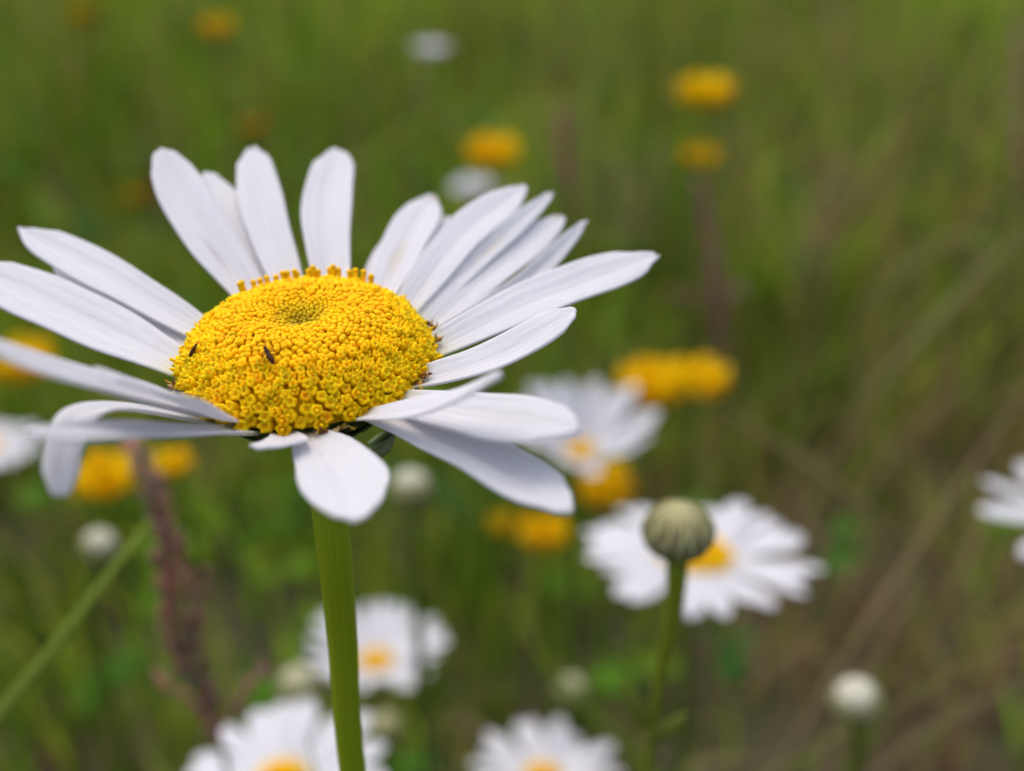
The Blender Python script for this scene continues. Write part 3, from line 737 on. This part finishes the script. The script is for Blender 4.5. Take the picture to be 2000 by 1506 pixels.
# ------------------------------------------------------------------ purple grass heads, stalks and single blades
def seed_head(name, label, pts, branches, rad, colr, stem_from, seed, group='flowering grasses', nsp=90, dense=1.0):
    rg = random.Random(seed); P3 = [at(*p) for p in pts]; last = P3[-1]
    base = Vector((last.x + .8, last.y + 1.2, 0))
    root = thing(name, base, label, 'grass head', group)
    mb = MB(); line = spline(P3, 40); tube(mb, P3 + [last.lerp(base, .5), base - Vector((0, 0, .5))], [.03, .05, .07, .08], seg=7, n=50, cols=[colr, (.17, .12, .07), (.11, .11, .04)])
    mb.build('stem', M_DRY, root, base)
    def spikelets(mb, line, n, r0, r1, f0, f1):
        for k in range(n):
            f = f0 + (f1 - f0) * (k + rg.random()) / n; x = f * (len(line) - 1); i = min(int(x), len(line) - 2); p = line[i].lerp(line[i + 1], x - i)
            t = (line[i] - line[i + 1]).normalized(); a = rg.uniform(0, 6.28); o = t.orthogonal().normalized(); o = Matrix.Rotation(a, 3, t) @ o
            env = r0 + (r1 - r0) * math.sin(math.pi * (k + .5) / n)
            c = tuple(x_ * rg.uniform(.7, 1.35) for x_ in rg.choice([colr, colr, (colr[0] * 1.25, colr[1] * 1.25, colr[2] * 1.15)]))
            ellipsoid(mb, p + o * env * rg.uniform(.35, 1), t + o * .45, .045 * dense, .14 * dense, seg=6, rings=5, colr=c)
    mb = MB(); spikelets(mb, line, nsp, rad * .35, rad, 0, stem_from); mb.build('spikelets', M_DRY, root, base)
    for (bp, n, r) in branches:
        B = [at(*p) for p in bp]; mb = MB(); tube(mb, B, [.04, .025], seg=6, n=12, cols=[colr, colr])
        spikelets(mb, list(reversed(spline(B, 12))), n, r * .4, r, 0, .7); mb.build('branch', M_DRY, root, base)
PUR = (.38, .215, .145)
seed_head('grass_seed_head', 'purplish brown grass head leaning behind the left petals, with side spikelets', [(250, 850, 15), (290, 930, 15), (325, 1030, 15.2), (342, 1130, 15.4), (350, 1230, 15.8), (395, 1350, 16.4), (432, 1460, 17)],
   [([(398, 1300, 16), (385, 1220, 15.8), (402, 1110, 15.6)], 14, .10), ([(432, 1420, 17), (470, 1370, 16.8), (515, 1300, 16.6)], 12, .10),
    ([(428, 1425, 17), (370, 1370, 16.6), (305, 1325, 16.4)], 12, .10), ([(345, 1200, 15.6), (330, 1165, 15.5), (322, 1130, 15.4)], 8, .1)], .25, PUR, .97, 31, nsp=190)
seed_head('grass_seed_head', 'slim reddish grass stalk below the small upper right yellow bloom', [(1362, 350, 44), (1380, 430, 44), (1398, 560, 44), (1410, 700, 45)],
   [([(1408, 600, 44), (1360, 585, 44), (1310, 570, 44)], 10, .2), ([(1410, 590, 44), (1430, 575, 44), (1450, 560, 44)], 8, .2)], .33, (.27, .15, .11), 1.0, 32, nsp=90, dense=1.9)
seed_head('grass_seed_head', 'faint reddish grass stalk standing behind the tips of the right petals', [(1098, 200, 60), (1100, 290, 60), (1108, 370, 60), (1112, 500, 62)], [], .45, (.30, .16, .11), .8, 33, nsp=70, dense=2.6)
seed_head('grass_seed_head', 'far pinkish brown grass stalk in the right half, in front of olive grass', [(1650, 300, 62), (1625, 380, 62), (1600, 480, 62), (1590, 600, 64)], [], .45, (.30, .21, .11), .9, 34, nsp=60, dense=2.4)
seed_head('grass_seed_head', 'pale tan grass stalk at the far right edge', [(1992, 60, 55), (1990, 160, 55), (1993, 300, 55), (1998, 420, 56)], [], .4, (.36, .25, .14), .9, 35, nsp=60, dense=2.4)

def grass_blade(label, pts, wd, colr, name='grass_stalk', group='single blades and straws', lat=None, foot=True, cat='grass blade'):
    P3 = [at(*p) for p in pts]
    low = min(P3, key=lambda p: p.z); base = Vector((low.x, low.y, 0))
    if foot:
        nx = P3[1] if low is P3[0] else P3[-2]; dr = (low - nx).normalized(); dr.z = min(dr.z, -.35); e = low + dr * ((low.z + .3) / -dr.z)
        P3 = [e] + P3 if low is P3[0] else P3 + [e]
        if P3[0].z > P3[-1].z: P3.reverse()
        base = Vector((P3[0].x, P3[0].y, 0))
    mb = MB(); blade(mb, P3, wd, lat or ((P3[-1] - P3[0]).cross(FW) + Vector((0, 0, .2))), n=70, colr=colr, prof=lambda s: min(1, .55 + s) * (1 - s ** 4 * .85))
    o = mb.build(name, M_LEAF if colr[1] > colr[0] else M_DRY, None, base, thick=.012); o['label'] = label; o['category'] = cat; o['group'] = group
grass_blade('broad pale green blade slanting across the lower left corner', [(-30, 1430, 13), (90, 1285, 13.2), (200, 1140, 13.6), (295, 1015, 14.2)], .50, (.21, .28, .04))
grass_blade('thin green blade in front of the cut daisy left of the thick stem', [(622, 1530, 14), (612, 1480, 14), (598, 1430, 14.2)], .10, (.12, .18, .02))
grass_blade('long tan straw slanting down from the right edge past the whitish bud', [(1560, 1440, 25), (1700, 1215, 25), (1850, 985, 25.5), (2030, 720, 26)], .34, (.27, .21, .10), 'straw', cat='straw')
grass_blade('olive straw slanting to the right edge above the whitish bud', [(1640, 1440, 21), (1760, 1375, 21), (1890, 1300, 21.2), (2030, 1225, 21.5)], .24, (.25, .24, .07), 'straw', cat='straw')
grass_blade('faint tan straw crossing from the yellow pair down to the right', [(1410, 800, 34), (1520, 870, 34), (1640, 950, 34), (1760, 1060, 34)], .24, (.24, .20, .08), 'straw', foot=False, cat='straw')
grass_blade('pale straw crossing the upper right meadow towards the right edge', [(1650, 830, 36), (1760, 700, 36), (1880, 570, 37), (2010, 440, 38)], .24, (.24, .23, .08), 'straw', foot=False, cat='straw')
grass_blade('bright green leaf blade low between the stem and the bud', [(1112, 1345, 27), (1060, 1290, 27), (1030, 1220, 27.4)], .42, (.20, .30, .03))
grass_blade('dim green upright blade between the two low daisies', [(1096, 1340, 30), (1100, 1200, 30), (1110, 1080, 31)], .2, (.12, .15, .03))
grass_blade('thin pale straw lying in the bottom right corner, lowest of the straws', [(1690, 1520, 20), (1800, 1440, 20), (1920, 1370, 20.2), (2040, 1310, 20.4)], .2, (.30, .26, .12), 'straw', cat='straw')
grass_blade('thin tan straw behind the whitish bud, steeper than the others', [(1590, 1510, 24), (1650, 1390, 24), (1720, 1260, 24.4), (1800, 1120, 25)], .2, (.30, .24, .12), 'straw', cat='straw')
